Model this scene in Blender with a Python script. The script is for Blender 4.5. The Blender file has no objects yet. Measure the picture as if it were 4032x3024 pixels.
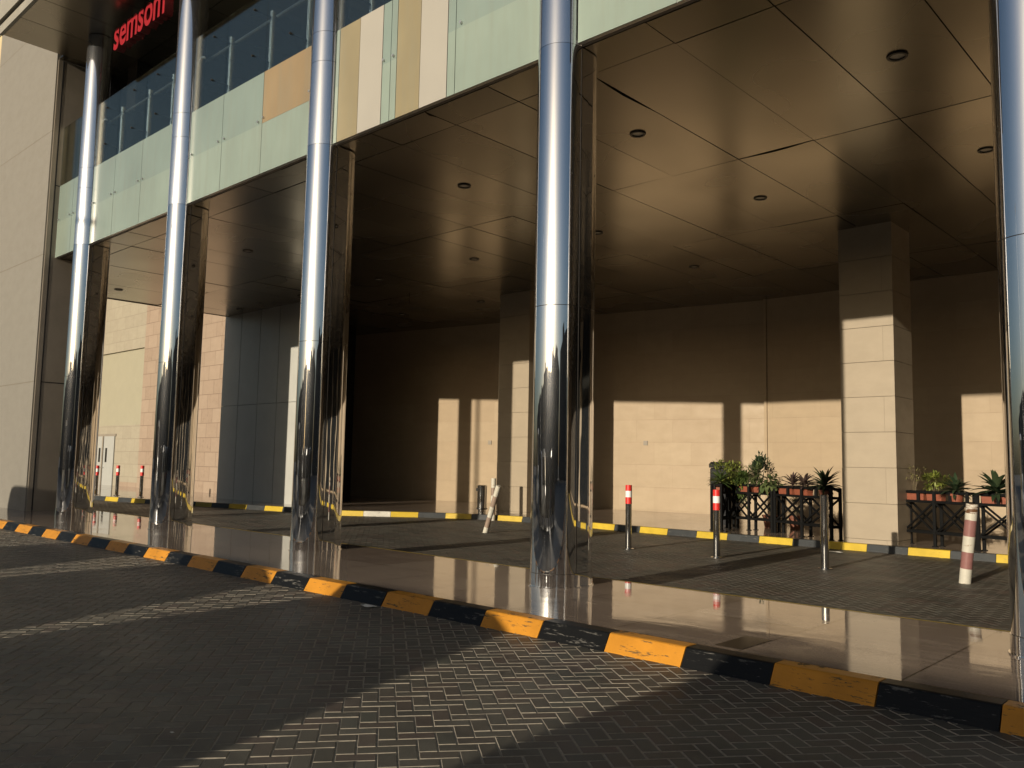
import bpy, math, random
import numpy as np
from mathutils import Vector, Matrix
random.seed(7)
sc = bpy.context.scene
col = sc.collection
R = math.radians
PI = math.pi

# ------------------------------------------------------------------ helpers
class MB:
    """collects faces, becomes one mesh object"""
    def __init__(s): s.v = []; s.f = []; s.m = []; s.s = []
    def add(s, vs, fs, mi=0, sm=False):
        o = len(s.v); s.v += [tuple(v) for v in vs]
        for f in fs:
            s.f.append(tuple(i + o for i in f)); s.m.append(mi); s.s.append(sm)
        return s
    def quad(s, a, b, c, d, mi=0): return s.add([a, b, c, d], [(0, 1, 2, 3)], mi)
    def box(s, x0, x1, y0, y1, z0, z1, mi=0, b=0.0):
        x0, x1 = min(x0, x1), max(x0, x1); y0, y1 = min(y0, y1), max(y0, y1); z0, z1 = min(z0, z1), max(z0, z1)
        if b <= 0:
            v = [(x, y, z) for z in (z0, z1) for (x, y) in ((x0, y0), (x1, y0), (x1, y1), (x0, y1))]
            return s.add(v, [(3, 2, 1, 0), (4, 5, 6, 7), (0, 1, 5, 4), (1, 2, 6, 5), (2, 3, 7, 6), (3, 0, 4, 7)], mi)
        pts = [(x0 + b, y0), (x1 - b, y0), (x1, y0 + b), (x1, y1 - b), (x1 - b, y1), (x0 + b, y1), (x0, y1 - b), (x0, y0 + b)]
        ins = [(x0 + b, y0 + b), (x1 - b, y0 + b), (x1 - b, y0 + b), (x1 - b, y1 - b), (x1 - b, y1 - b), (x0 + b, y1 - b), (x0 + b, y1 - b), (x0 + b, y0 + b)]
        rings = [[(x, y, z0) for x, y in pts], [(x, y, z1 - b) for x, y in pts], [(x, y, z1) for x, y in ins]]
        v = rings[0] + rings[1] + rings[2]
        f = [tuple(range(7, -1, -1))]
        for r in (0, 1):
            for i in range(8):
                j = (i + 1) % 8
                if r == 1 and ins[i] == ins[j]: f.append((8 + i, 8 + j, 16 + i))
                else: f.append((r * 8 + i, r * 8 + j, r * 8 + 8 + j, r * 8 + 8 + i))
        f.append((16, 17, 19, 21))
        return s.add(v, f, mi)
    def obox(s, c, ax, ay, az, hx, hy, hz, mi=0):
        c = Vector(c); ax, ay, az = Vector(ax), Vector(ay), Vector(az)
        v = [c + ax * (sx * hx) + ay * (sy * hy) + az * (sz * hz) for sz in (-1, 1) for sx, sy in ((-1, -1), (1, -1), (1, 1), (-1, 1))]
        return s.add(v, [(3, 2, 1, 0), (4, 5, 6, 7), (0, 1, 5, 4), (1, 2, 6, 5), (2, 3, 7, 6), (3, 0, 4, 7)], mi)
    def bar(s, p, q, w, d=None, mi=0):
        """square bar from p to q"""
        p, q = Vector(p), Vector(q); d = d or w; t = (q - p); L = t.length; t.normalize()
        up = Vector((0, 0, 1)) if abs(t.z) < .9 else Vector((0, 1, 0))
        a = t.cross(up).normalized(); b = a.cross(t)
        return s.obox((p + q) / 2, a, b, t, w / 2, d / 2, L / 2, mi)
    def tube(s, p, q, r, n=16, mi=0, r2=None, caps=True):
        p, q = Vector(p), Vector(q); t = (q - p).normalized(); r2 = r if r2 is None else r2
        up = Vector((0, 0, 1)) if abs(t.z) < .9 else Vector((1, 0, 0))
        a = t.cross(up).normalized(); b = t.cross(a)
        ring = [(a * math.cos(2 * PI * i / n) + b * math.sin(2 * PI * i / n)) for i in range(n)]
        A = [p + e * r for e in ring]; B = [q + e * r2 for e in ring]
        s.add(A + B, [(i, (i + 1) % n, n + (i + 1) % n, n + i) for i in range(n)], mi, True)
        if caps:
            s.add(A, [tuple(range(n - 1, -1, -1))], mi); s.add(B, [tuple(range(n))], mi)
        return s
    def lathe(s, c, prof, n=32, mi=0, mats=None):
        """prof: list of (r, z); each span own verts so that edges stay crisp"""
        c = Vector(c)
        for k in range(len(prof) - 1):
            (r0, z0), (r1, z1) = prof[k], prof[k + 1]; m = mats[k] if mats else mi
            A = [c + Vector((r0 * math.cos(2 * PI * i / n), r0 * math.sin(2 * PI * i / n), z0)) for i in range(n)]
            B = [c + Vector((r1 * math.cos(2 * PI * i / n), r1 * math.sin(2 * PI * i / n), z1)) for i in range(n)]
            if r0 < 1e-6: s.add([A[0]] + B, [(0, 1 + i, 1 + (i + 1) % n)[::-1] for i in range(n)], m, False)
            elif r1 < 1e-6: s.add(A + [B[0]], [(i, (i + 1) % n, n) for i in range(n)], m, False)
            else: s.add(A + B, [(i, (i + 1) % n, n + (i + 1) % n, n + i) for i in range(n)], m, abs(z1 - z0) > 1e-5)
        return s
    def loft(s, ring, z0, z1, mi=0, sm=True, cap=True):
        n = len(ring)
        A = [(x, y, z0) for x, y in ring]; B = [(x, y, z1) for x, y in ring]
        s.add(A + B, [(i, (i + 1) % n, n + (i + 1) % n, n + i) for i in range(n)], mi, sm)
        if cap: s.add(B, [tuple(range(n))], mi); s.add(A, [tuple(range(n - 1, -1, -1))], mi)
        return s

def wloc(o):
    v = Vector((0, 0, 0))
    while o is not None: v += o.location; o = o.parent
    return v
def tag(o, label=None, cat=None, group=None, kind=None):
    if label: o['label'] = label
    if cat: o['category'] = cat
    if group: o['group'] = group
    if kind: o['kind'] = kind
    return o
def thing(name, label, cat, loc=(0, 0, 0), group=None):
    o = bpy.data.objects.new(name, None); o.empty_display_size = .2; col.objects.link(o); o.location = loc
    return tag(o, label, cat, group)
def mk(name, mb, mats, parent=None, loc=None):
    """mesh object from world coordinates; a child keeps the parent's frame"""
    base = wloc(parent) if parent else Vector(loc or (0, 0, 0))
    me = bpy.data.meshes.new(name)
    me.from_pydata([(v[0] - base.x, v[1] - base.y, v[2] - base.z) for v in mb.v], [], mb.f)
    for m in (mats if isinstance(mats, (list, tuple)) else [mats]): me.materials.append(m)
    me.polygons.foreach_set('material_index', mb.m); me.polygons.foreach_set('use_smooth', mb.s)
    me.update()
    o = bpy.data.objects.new(name, me); col.objects.link(o)
    if parent: o.parent = parent
    else: o.location = base
    return o
def copy_tree(o, parent=None):
    c = o.copy(); col.objects.link(c); c.parent = parent
    for ch in list(o.children): copy_tree(ch, c)
    return c

# ------------------------------------------------------------------ materials
def newmat(name):
    m = bpy.data.materials.new(name); m.use_nodes = True
    nt = m.node_tree; b = nt.nodes['Principled BSDF']
    return m, nt, b
def N(nt, t, **kw):
    n = nt.nodes.new(t)
    for k, v in kw.items():
        if k in n.inputs: n.inputs[k].default_value = v
        else: setattr(n, k, v)
    return n
def ramp(nt, fac, stops):
    r = nt.nodes.new('ShaderNodeValToRGB'); e = r.color_ramp.elements
    while len(e) < len(stops): e.new(.5)
    for i, (p, c) in enumerate(stops): e[i].position = p; e[i].color = (*c, 1) if len(c) == 3 else c
    nt.links.new(fac, r.inputs[0]); return r
def maprange(nt, v, a, b, c, d):
    n = N(nt, 'ShaderNodeMapRange'); nt.links.new(v, n.inputs[0])
    for i, x in enumerate((a, b, c, d)): n.inputs[1 + i].default_value = x
    return n.outputs[0]
def pos(nt, scale=None):
    g = N(nt, 'ShaderNodeNewGeometry')
    if scale is None: return g.outputs['Position']
    m = N(nt, 'ShaderNodeMapping'); m.inputs['Scale'].default_value = scale
    nt.links.new(g.outputs['Position'], m.inputs[0]); return m.outputs[0]
def noise(nt, vec, sc_, det=4, rough=.6):
    n = N(nt, 'ShaderNodeTexNoise', Scale=sc_, Detail=det, Roughness=rough); nt.links.new(vec, n.inputs['Vector']); return n.outputs['Fac']
def mixc(nt, fac, a, b, mode='MIX'):
    n = nt.nodes.new('ShaderNodeMix'); n.data_type = 'RGBA'; n.blend_type = mode
    if isinstance(fac, (int, float)): n.inputs[0].default_value = fac
    else: nt.links.new(fac, n.inputs[0])
    for i, c in ((6, a), (7, b)):
        if isinstance(c, tuple): n.inputs[i].default_value = (*c, 1)
        else: nt.links.new(c, n.inputs[i])
    return n.outputs[2]
def bump(nt, b, h, strength=.2, dist=.01):
    n = N(nt, 'ShaderNodeBump', Strength=strength, Distance=dist); nt.links.new(h, n.inputs['Height']); nt.links.new(n.outputs[0], b.inputs['Normal']); return n
def plain(name, c, rough=.5, metal=0., var=.12, vs=6., bmp=0., bs=60., scale=None, spec=.5):
    m, nt, b = newmat(name)
    p = pos(nt, scale); f = noise(nt, p, vs, 5)
    cc = mixc(nt, maprange(nt, f, .3, .7, 0, 1), tuple(x * (1 - var) for x in c), tuple(min(1, x * (1 + var)) for x in c))
    nt.links.new(cc, b.inputs['Base Color'])
    b.inputs['Metallic'].default_value = metal; b.inputs['Specular IOR Level'].default_value = spec
    nt.links.new(maprange(nt, noise(nt, p, vs * 2.3, 3), .3, .7, rough * .85, min(1, rough * 1.15)), b.inputs['Roughness'])
    if bmp: bump(nt, b, noise(nt, pos(nt), bs, 3), bmp, .004)
    return m
def wallcoord(nt, k=(1, 1)):
    g = N(nt, 'ShaderNodeNewGeometry'); s = N(nt, 'ShaderNodeSeparateXYZ'); nt.links.new(g.outputs['Position'], s.inputs[0])
    a = N(nt, 'ShaderNodeMath', operation='ADD'); nt.links.new(s.outputs[0], a.inputs[0]); nt.links.new(s.outputs[1], a.inputs[1])
    c = N(nt, 'ShaderNodeCombineXYZ'); nt.links.new(a.outputs[0], c.inputs[0]); nt.links.new(s.outputs[2], c.inputs[1])
    return c.outputs[0]
def stone(name, ca, cb, bw, bh, mort, mcol, rough=.55, zoff=0., vein=0., vcol=(.3, .2, .15), stain=.0, spec=.3):
    m, nt, b = newmat(name)
    w = wallcoord(nt); mp = N(nt, 'ShaderNodeMapping'); mp.inputs['Location'].default_value = (0, -zoff, 0); nt.links.new(w, mp.inputs[0])
    t = N(nt, 'ShaderNodeTexBrick', Scale=1.0); t.offset = .5
    t.inputs['Brick Width'].default_value = bw; t.inputs['Row Height'].default_value = bh
    t.inputs['Mortar Size'].default_value = mort; t.inputs['Mortar Smooth'].default_value = .3; t.inputs['Bias'].default_value = 0
    t.inputs['Color1'].default_value = (*ca, 1); t.inputs['Color2'].default_value = (*cb, 1); t.inputs['Mortar'].default_value = (*mcol, 1)
    nt.links.new(mp.outputs[0], t.inputs['Vector'])
    f = noise(nt, pos(nt, (1.2, 1.2, 2.2)), 1.6, 8, .65)
    c = mixc(nt, maprange(nt, f, .35, .7, 0, .35), t.outputs['Color'], tuple(x * .72 for x in ca))
    if vein:
        # veined slabs: a per-slab mask taken from the brick's own colour mix
        t2 = N(nt, 'ShaderNodeTexBrick', Scale=1.0); t2.offset = .5
        for k in ('Brick Width', 'Row Height', 'Mortar Size'): t2.inputs[k].default_value = t.inputs[k].default_value
        t2.inputs['Color1'].default_value = (0, 0, 0, 1); t2.inputs['Color2'].default_value = (1, 1, 1, 1); t2.inputs['Mortar'].default_value = (0, 0, 0, 1)
        nt.links.new(mp.outputs[0], t2.inputs['Vector'])
        v = noise(nt, pos(nt, (2.2, 2.2, 1.3)), 3.2, 7, .72)
        vm = maprange(nt, v, .52, .66, 0, vein)
        mm = N(nt, 'ShaderNodeMath', operation='MULTIPLY'); nt.links.new(vm, mm.inputs[0]); nt.links.new(maprange(nt, t2.outputs['Color'], .55, .8, 0, 1), mm.inputs[1])
        c = mixc(nt, mm.outputs[0], c, vcol)
    if stain:
        st = noise(nt, pos(nt, (1.6, 1.6, .25)), 2.2, 5, .6)
        c = mixc(nt, maprange(nt, st, .55, .75, 0, stain), c, tuple(x * .55 for x in ca))
    nt.links.new(c, b.inputs['Base Color'])
    b.inputs['Specular IOR Level'].default_value = spec
    nt.links.new(maprange(nt, f, .3, .7, rough * .85, rough * 1.15), b.inputs['Roughness'])
    inv = N(nt, 'ShaderNodeMath', operation='SUBTRACT'); inv.inputs[0].default_value = 1; nt.links.new(t.outputs['Fac'], inv.inputs[1])
    bump(nt, b, inv.outputs[0], .5, .006)
    return m

M = {}
M['wall_stone'] = stone('rear wall stone', (0.384, 0.292, 0.190), (0.356, 0.265, 0.170), 1.5, .75, .003, (0.31, 0.23, 0.15), .5, .17, stain=.12)
M['pillar_stone'] = stone('pillar stone', (0.353, 0.289, 0.210), (0.334, 0.274, 0.198), 3.0, .75, .006, (0.268, 0.219, 0.158), .5, .17, stain=.1)
M['pale_stone'] = stone('pale stone', (0.346, 0.305, 0.230), (0.323, 0.282, 0.213), .95, .62, .012, (0.242, 0.207, 0.156), .7, .0)
M['pink_stone'] = stone('salmon stone', (0.345, 0.262, 0.195), (0.305, 0.225, 0.165), .95, .62, .014, (0.180, 0.126, 0.090), .7, .0, vein=.9, vcol=(0.225, 0.161, 0.112))
M['pylon'] = stone('pylon cladding', (0.223, 0.205, 0.175), (0.219, 0.201, 0.172), 30., 3.42, .014, (0.170, 0.145, 0.111), .6, .11, stain=.14)
M['tan_panel'] = plain('tan cladding', (.240, .204, .160), .6, 0, .1, 1.5)
M['grey_panel'] = plain('grey metal cladding', (.44, .435, .40), .36, .0, .06, 1.2)
M['soffit_trim'] = plain('pale soffit trim', (.27, .25, .21), .6, 0, .08, 2)
M['dark'] = plain('dark void', (.012, .011, .01), .8, 0, .2)
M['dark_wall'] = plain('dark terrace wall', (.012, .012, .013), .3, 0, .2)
M['ceiling'] = None
def chrome(name, rough, rough2, mixf, basec, wav, aniso=.0):
    m, nt, b = newmat(name)
    g = pos(nt)
    b.inputs['Metallic'].default_value = 1.0; b.inputs['Base Color'].default_value = (*basec, 1)
    b.inputs['Roughness'].default_value = rough
    b2 = nt.nodes.new('ShaderNodeBsdfPrincipled'); b2.inputs['Metallic'].default_value = 1; b2.inputs['Base Color'].default_value = (*(x * .9 for x in basec), 1)
    b2.inputs['Roughness'].default_value = rough2
    # long vertical dents and fine scratches
    h = noise(nt, pos(nt, (1, 1, .12)), 3.0, 3, .5)
    bp = N(nt, 'ShaderNodeBump', Strength=wav, Distance=.02); nt.links.new(h, bp.inputs['Height']); nt.links.new(bp.outputs[0], b.inputs['Normal'])
    tg = N(nt, 'ShaderNodeTangent', direction_type='RADIAL', axis='Z'); nt.links.new(tg.outputs[0], b2.inputs['Tangent']); b2.inputs['Anisotropic'].default_value = .8; b2.inputs['Anisotropic Rotation'].default_value = aniso
    h2 = noise(nt, pos(nt, (60, 60, 9)), 6.0, 4, .7)
    bp2 = N(nt, 'ShaderNodeBump', Strength=.25, Distance=.002); nt.links.new(h2, bp2.inputs['Height']); nt.links.new(bp2.outputs[0], b2.inputs['Normal'])
    mx = nt.nodes.new('ShaderNodeMixShader')
    f = noise(nt, pos(nt, (3, 3, .6)), 2.2, 6, .7)
    nt.links.new(maprange(nt, f, .35, .7, mixf * .8, min(1, mixf * 1.25)), mx.inputs[0])
    nt.links.new(b.outputs[0], mx.inputs[1]); nt.links.new(b2.outputs[0], mx.inputs[2])
    nt.links.new(mx.outputs[0], nt.nodes['Material Output'].inputs[0])
    return m
M['chrome'] = chrome('polished column steel', .02, .24, .04, (.84, .84, .86), .11)
M['satin'] = chrome('satin column steel', .06, .28, .17, (.86, .86, .88), .04)
M['bollard_steel'] = chrome('bollard steel', .06, .25, .12, (.62, .60, .57), .05)
M['brushed'] = plain('brushed steel', (.6, .6, .6), .42, 1., .08, 30)

def frosted(name, c, rough=.22, var=.06):
    m, nt, b = newmat(name)
    f = noise(nt, pos(nt, (1, 1, .6)), .9, 4, .55)
    g = noise(nt, pos(nt, (4, 4, .35)), 1.6, 4, .6)
    cc = mixc(nt, maprange(nt, f, .3, .7, 0, 1), tuple(x * (1 - var) for x in c), tuple(min(1, x * (1 + var)) for x in c))
    cc = mixc(nt, maprange(nt, g, .48, .75, 0, .3), cc, (.21, .21, .165))
    nt.links.new(cc, b.inputs['Base Color']); b.inputs['Roughness'].default_value = rough
    b.inputs['Specular IOR Level'].default_value = .5
    b.inputs['Coat Weight'].default_value = .5; b.inputs['Coat Roughness'].default_value = .03
    return m
M['frost_lo'] = frosted('frosted glass over slab', (.235, .285, .24), .22, .1)
M['frost_hi'] = frosted('frosted glass', (.20, .25, .22), .22, .1)
M['film'] = frosted('tan window film', (.264, .188, .100), .35, .16)
M['film_g'] = frosted('tan film aged', (.248, .204, .116), .35, .13)
M['white_panel'] = plain('white replacement panel', (0.340, 0.316, 0.274), .45, 0, .02, 1.0)
def clear_glass(name, tint, refl=1.0):
    m, nt, b = newmat(name)
    nt.nodes.remove(b)
    t = nt.nodes.new('ShaderNodeBsdfTransparent'); t.inputs[0].default_value = (*tint, 1)
    g = nt.nodes.new('ShaderNodeBsdfGlossy'); g.inputs['Roughness'].default_value = .01; g.inputs[0].default_value = (1, .92, .78, 1)
    fr = N(nt, 'ShaderNodeFresnel', IOR=1.6); mx = nt.nodes.new('ShaderNodeMixShader')
    nt.links.new(maprange(nt, fr.outputs[0], 0, 1, .03, refl * .6), mx.inputs[0])
    nt.links.new(t.outputs[0], mx.inputs[1]); nt.links.new(g.outputs[0], mx.inputs[2])
    nt.links.new(mx.outputs[0], nt.nodes['Material Output'].inputs[0])
    return m
M['glass'] = clear_glass('balustrade glass', (.80, .87, .90))
M['fin'] = clear_glass('glass fin', (.60, .68, .74))
M['black_metal'] = plain('black painted steel', (.006, .006, .006), .7, 0, .3, 30, .2, 120, None, .08)
M['black_plastic'] = plain('black plastic', (.015, .015, .017), .35, 0, .2, 20)
M['terracotta'] = plain('terracotta plastic', (.23, .066, .034), .6, 0, .14, 14, .2, 80)
M['terracotta_dark'] = plain('brown terracotta', (.16, .055, .03), .65, 0, .18, 14, .2, 80)
M['soil'] = plain('potting soil', (.05, .035, .025), .95, 0, .3, 40, .6, 60)
M['red_band'] = plain('red reflective tape', (.62, .03, .025), .35, 0, .06, 20)
M['white_band'] = plain('white reflective tape', (.72, .72, .70), .35, 0, .05, 20)
M['red_sign'] = plain('red sign acrylic', (.30, .016, .024), .35, 0, .05, 10)
M['red_side'] = plain('dark red letter return', (.16, .01, .012), .5, 0, .1, 10)
M['white_door'] = plain('white door paint', (0.372, 0.372, 0.348), .45, 0, .03, 4)
M['cream'] = plain('cream shutter', (0.325, 0.297, 0.213), .6, 0, .03, 2)
M['yellow_wall'] = plain('pale yellow render', (.496, .400, .240), .8, 0, .05, .4)
M['paper'] = plain('paper litter', (.62, .60, .55), .7, 0, .1, 40)
M['lens'] = plain('downlight lens', (.45, .42, .36), .3, 0, .1, 30)
M['rim'] = plain('downlight rim', (.04, .035, .03), .4, .5, .2, 30)
M['car_grey'] = plain('grey car paint', (.09, .095, .10), .25, .3, .05, 3)
M['car_white'] = plain('white car paint', (.55, .55, .54), .3, 0, .03, 3)
M['car_dark'] = plain('dark car paint', (.025, .027, .032), .22, .2, .05, 3)
M['car_glass'] = plain('car glass', (.012, .014, .016), .06, 0, .1, 3)
M['rubber'] = plain('tyre rubber', (.02, .02, .02), .8, 0, .2, 30)
M['lamp_lens'] = plain('lamp lens', (.5, .48, .45), .15, 0, .1, 10)
M['tail_lens'] = plain('tail lamp lens', (.35, .02, .01), .2, 0, .1, 10)
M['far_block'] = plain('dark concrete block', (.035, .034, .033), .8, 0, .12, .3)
M['bark'] = plain('bark', (.09, .065, .045), .9, 0, .3, 20, .5, 40)

def leafmat(name, a, b_, rough=.5):
    m, nt, b = newmat(name)
    g = N(nt, 'ShaderNodeNewGeometry')
    r = ramp(nt, g.outputs['Random Per Island'], [(0, a), (1, b_)])
    nt.links.new(r.outputs[0], b.inputs['Base Color']); b.inputs['Roughness'].default_value = rough
    b.inputs['Specular IOR Level'].default_value = .35
    return m
M['leaf_dark'] = leafmat('dark sword leaves', (.018, .035, .018), (.045, .065, .03), .4)
M['leaf_purple'] = leafmat('purple sword leaves', (.05, .03, .035), (.10, .07, .05), .4)
M['leaf_green'] = leafmat('green leaves', (.04, .07, .02), (.10, .14, .035))
M['leaf_lime'] = leafmat('lime leaves', (.10, .13, .02), (.20, .22, .045))
M['leaf_broad'] = leafmat('broad leaves', (.05, .08, .025), (.11, .13, .05))
M['leaf_dry'] = leafmat('thin dry leaves', (.12, .10, .04), (.16, .15, .06))
M['stem'] = plain('plant stems', (.10, .075, .04), .8, 0, .2, 40)

# painted kerb: worn paint over concrete
def kerbpaint(name, c, under, wear):
    m, nt, b = newmat(name)
    f = noise(nt, pos(nt, (2.2, 2.2, 16)), 2.2, 10, .74); d = noise(nt, pos(nt), 3.0, 5)
    cc = mixc(nt, maprange(nt, d, .3, .7, 0, 1), tuple(x * .82 for x in c), tuple(min(1, x * 1.1) for x in c))
    cc = mixc(nt, maprange(nt, f, .575 - wear, .60 - wear, 0, 1), cc, under)
    nt.links.new(cc, b.inputs['Base Color'])
    nt.links.new(maprange(nt, f, .55, .65, .38, .7), b.inputs['Roughness'])
    b.inputs['Specular IOR Level'].default_value = .18
    bump(nt, b, f, .5, .006)
    return m
M['kerb_orange'] = kerbpaint('orange yellow kerb paint', (0.536, 0.229, 0.026), (0.108, 0.070, 0.032), -.002)
M['kerb_black'] = kerbpaint('black kerb paint', (.008, .008, .0078), (.10, .095, .085), -.006)
M['kerb_yellow'] = kerbpaint('yellow kerb paint', (.528, .368, .040), (.25, .2, .1), -.06)
M['kerb_grey'] = kerbpaint('dark grey kerb paint', (.045, .048, .05), (.14, .13, .11), -.03)
M['kerb_white'] = kerbpaint('white kerb paint', (.55, .52, .45), (.2, .18, .15), -.02)
M['post_white'] = kerbpaint('white post paint', (.528, .496, .416), (.22, .13, .08), -.02)
M['post_maroon'] = kerbpaint('faded maroon post paint', (.24, .115, .105), (.3, .25, .22), -.08)
M['post_brown'] = kerbpaint('faded brown post paint', (.27, .20, .155), (.35, .3, .25), -.08)
M['rust'] = kerbpaint('rusty post top', (.12, .06, .03), (.5, .45, .38), .08)

def paver(name):
    m, nt, b = newmat(name)
    g = N(nt, 'ShaderNodeNewGeometry')
    r = ramp(nt, g.outputs['Random Per Island'], [(0, (.066, .064, .054)), (.3, (.098, .092, .076)), (.55, (.088, .076, .062)), (.75, (.108, .076, .064)), (.9, (.084, .088, .074)), (1, (.12, .112, .094))])
    f = noise(nt, pos(nt), 110, 4, .75); big = noise(nt, pos(nt), .7, 5, .6)
    c = mixc(nt, maprange(nt, f, .35, .7, 0, .55), r.outputs[0], (.05, .046, .04))
    c = mixc(nt, maprange(nt, big, .4, .7, 0, .35), c, (.15, .132, .102))
    tyre = noise(nt, pos(nt, (.25, 1.2, 1)), 1.3, 4, .6)
    c = mixc(nt, maprange(nt, tyre, .50, .70, 0, .65), c, (.034, .033, .030))
    oil = noise(nt, pos(nt), 2.3, 6, .6)
    c = mixc(nt, maprange(nt, oil, .63, .70, 0, .7), c, (.028, .027, .025))
    sand = noise(nt, pos(nt), 5.5, 8, .75)
    c = mixc(nt, maprange(nt, sand, .56, .74, 0, .5), c, (.17, .15, .115))
    nt.links.new(c, b.inputs['Base Color']); b.inputs['Specular IOR Level'].default_value = .28
    nt.links.new(maprange(nt, big, .3, .7, .42, .66), b.inputs['Roughness'])
    bump(nt, b, f, .35, .004)
    return m
M['paver'] = paver('grey concrete pavers')
M['joint_dark'] = plain('dirty joints', (.13, .115, .095), .9, 0, .3, 8, .3, 150)
M['joint'] = plain('joint sand', (.25, .22, .175), .9, 0, .2, 25, .3, 150)
def granite(name):
    m, nt, b = newmat(name)
    w = pos(nt)
    t = N(nt, 'ShaderNodeTexBrick', Scale=1.0); t.offset = 0
    t.inputs['Brick Width'].default_value = 1.25; t.inputs['Row Height'].default_value = 1.36
    t.inputs['Mortar Size'].default_value = .009; t.inputs['Mortar Smooth'].default_value = .1
    t.inputs['Color1'].default_value = (.25, .19, .15, 1); t.inputs['Color2'].default_value = (.37, .295, .235, 1); t.inputs['Mortar'].default_value = (.06, .045, .035, 1)
    mp = N(nt, 'ShaderNodeMapping'); mp.inputs['Location'].default_value = (3.36 + 125, -7.70 + 136, 0); nt.links.new(w, mp.inputs[0]); nt.links.new(mp.outputs[0], t.inputs['Vector'])
    f = noise(nt, pos(nt), 55, 5, .8); s = noise(nt, pos(nt), 1.1, 6, .65)
    c = mixc(nt, maprange(nt, f, .4, .65, 0, .4), t.outputs['Color'], (.10, .075, .06))
    vn = noise(nt, pos(nt, (.8, 3.2, 1)), 2.4, 7, .7)
    c = mixc(nt, maprange(nt, vn, .5, .68, 0, .45), c, (.46, .37, .28))
    nt.links.new(c, b.inputs['Base Color'])
    nt.links.new(maprange(nt, s, .45, .75, .025, .17), b.inputs['Roughness'])
    b.inputs['Specular IOR Level'].default_value = .95
    wv = noise(nt, pos(nt, (.7, 2.4, 1)), 1.5, 2, .5)
    bump(nt, b, wv, .04, .02)
    return m
M['granite'] = granite('polished brown granite')
def ceilmat():
    m, nt, b = newmat('bronze ceiling panel')
    g = N(nt, 'ShaderNodeNewGeometry')
    r = ramp(nt, g.outputs['Random Per Island'], [(0, (.27, .245, .195)), (1, (.345, .31, .25))])
    f = noise(nt, pos(nt), .8, 2, .4)
    c = mixc(nt, maprange(nt, f, .4, .7, 0, .12), r.outputs[0], (.2, .165, .12))
    nt.links.new(c, b.inputs['Base Color']); b.inputs['Metallic'].default_value = .92
    nt.links.new(maprange(nt, noise(nt, pos(nt), .5, 1, .4), .3, .7, .23, .30), b.inputs['Roughness'])
    bump(nt, b, noise(nt, pos(nt), .8, 1, .4), .08, .03)
    return m
M['ceiling'] = ceilmat()
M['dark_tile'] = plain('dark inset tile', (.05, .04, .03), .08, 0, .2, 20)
M['asphalt'] = plain('far ground', (.055, .051, .045), .8, 0, .2, 1.2, .3, 60)

# ------------------------------------------------------------------ sky, sun, camera
SUN_AZ, SUN_EL = R(4.2), R(11.15)
w = bpy.data.worlds.new("World"); sc.world = w; w.use_nodes = True
nt = w.node_tree; bg = nt.nodes['Background']
sky = nt.nodes.new('ShaderNodeTexSky'); sky.sky_type = 'NISHITA'; sky.sun_disc = False
sky.sun_elevation = SUN_EL; sky.sun_rotation = PI - SUN_AZ; sky.dust_density = 2.6; sky.air_density = 1.0; sky.ozone_density = 2.0
hs = N(nt, 'ShaderNodeHueSaturation', Saturation=1.0); nt.links.new(sky.outputs[0], hs.inputs['Color']); nt.links.new(hs.outputs[0], bg.inputs[0]); bg.inputs[1].default_value = .078
sun = bpy.data.lights.new('sun', 'SUN'); sun.energy = 5.0; sun.angle = R(.53); sun.color = (1, .89, .71)
so = bpy.data.objects.new('sun', sun); col.objects.link(so); so.location = (10, -60, 20)
tosun = Vector((math.sin(SUN_AZ) * math.cos(SUN_EL), -math.cos(SUN_AZ) * math.cos(SUN_EL), math.sin(SUN_EL)))
so.rotation_euler = (-tosun).to_track_quat('-Z', 'Y').to_euler()

cam = bpy.data.cameras.new('camera'); co = bpy.data.objects.new('camera', cam); col.objects.link(co)
r_ = Vector((0.7339959861536781, 0.678882300567234, 0.0192019344553953)); u_ = Vector((0.0500113314191887, -0.08222473839269517, 0.9953582064392361)); f_ = Vector((-0.6773099431131729, 0.7296286140035851, 0.09430443567106371))
mw = Matrix((( r_.x, u_.x, -f_.x, 0), (r_.y, u_.y, -f_.y, 0), (r_.z, u_.z, -f_.z, 1.6), (0, 0, 0, 1)))
co.matrix_world = mw
cam.sensor_width = 36; cam.lens = 29.7175; cam.clip_end = 3000; cam.clip_start = .05
sc.camera = co
sc.view_settings.view_transform = 'Standard'; sc.view_settings.look = 'None'; sc.view_settings.exposure = 0; sc.view_settings.gamma = 1
sc.render.engine = 'CYCLES'
cy = sc.cycles
cy.use_denoising = True; cy.sample_clamp_indirect = 2.5; cy.sample_clamp_direct = 0
cy.max_bounces = 10; cy.glossy_bounces = 6; cy.diffuse_bounces = 1; cy.transparent_max_bounces = 12
cy.blur_glossy = .6; cy.caustics_reflective = True; cy.caustics_refractive = False

# ------------------------------------------------------------------ levels
def sstep(t): t = max(0., min(1., t)); return t * t * (3 - 2 * t)
def dz(x, y): return -.065 * sstep((x + 22) / 12) * max(0., min(1.15, (y - 9.1) / 9))
KB = [(-60, 5.5), (-36, 11.55), (-32.4, 12.5), (-29.2, 13.05), (-27.2, 13.65), (-23.5, 14.5), (-20.6, 15.0), (-18.6, 16.9), (-16.6, 18.0), (-13.6, 18.05), (32, 18.02)]   # inner kerb, foot
def kerb_y(x):
    for (a, b), (c, d) in zip(KB, KB[1:]):
        if a <= x <= c: return b + (d - b) * (x - a) / (c - a)
    return 18.02
PT = .145

# ground, one sheet to the horizon
g = MB(); g.quad((-900, -900, -.20), (900, -900, -.20), (900, 900, -.20), (-900, 900, -.20))
tag(mk('ground', g, M['asphalt']), kind='structure')

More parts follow.
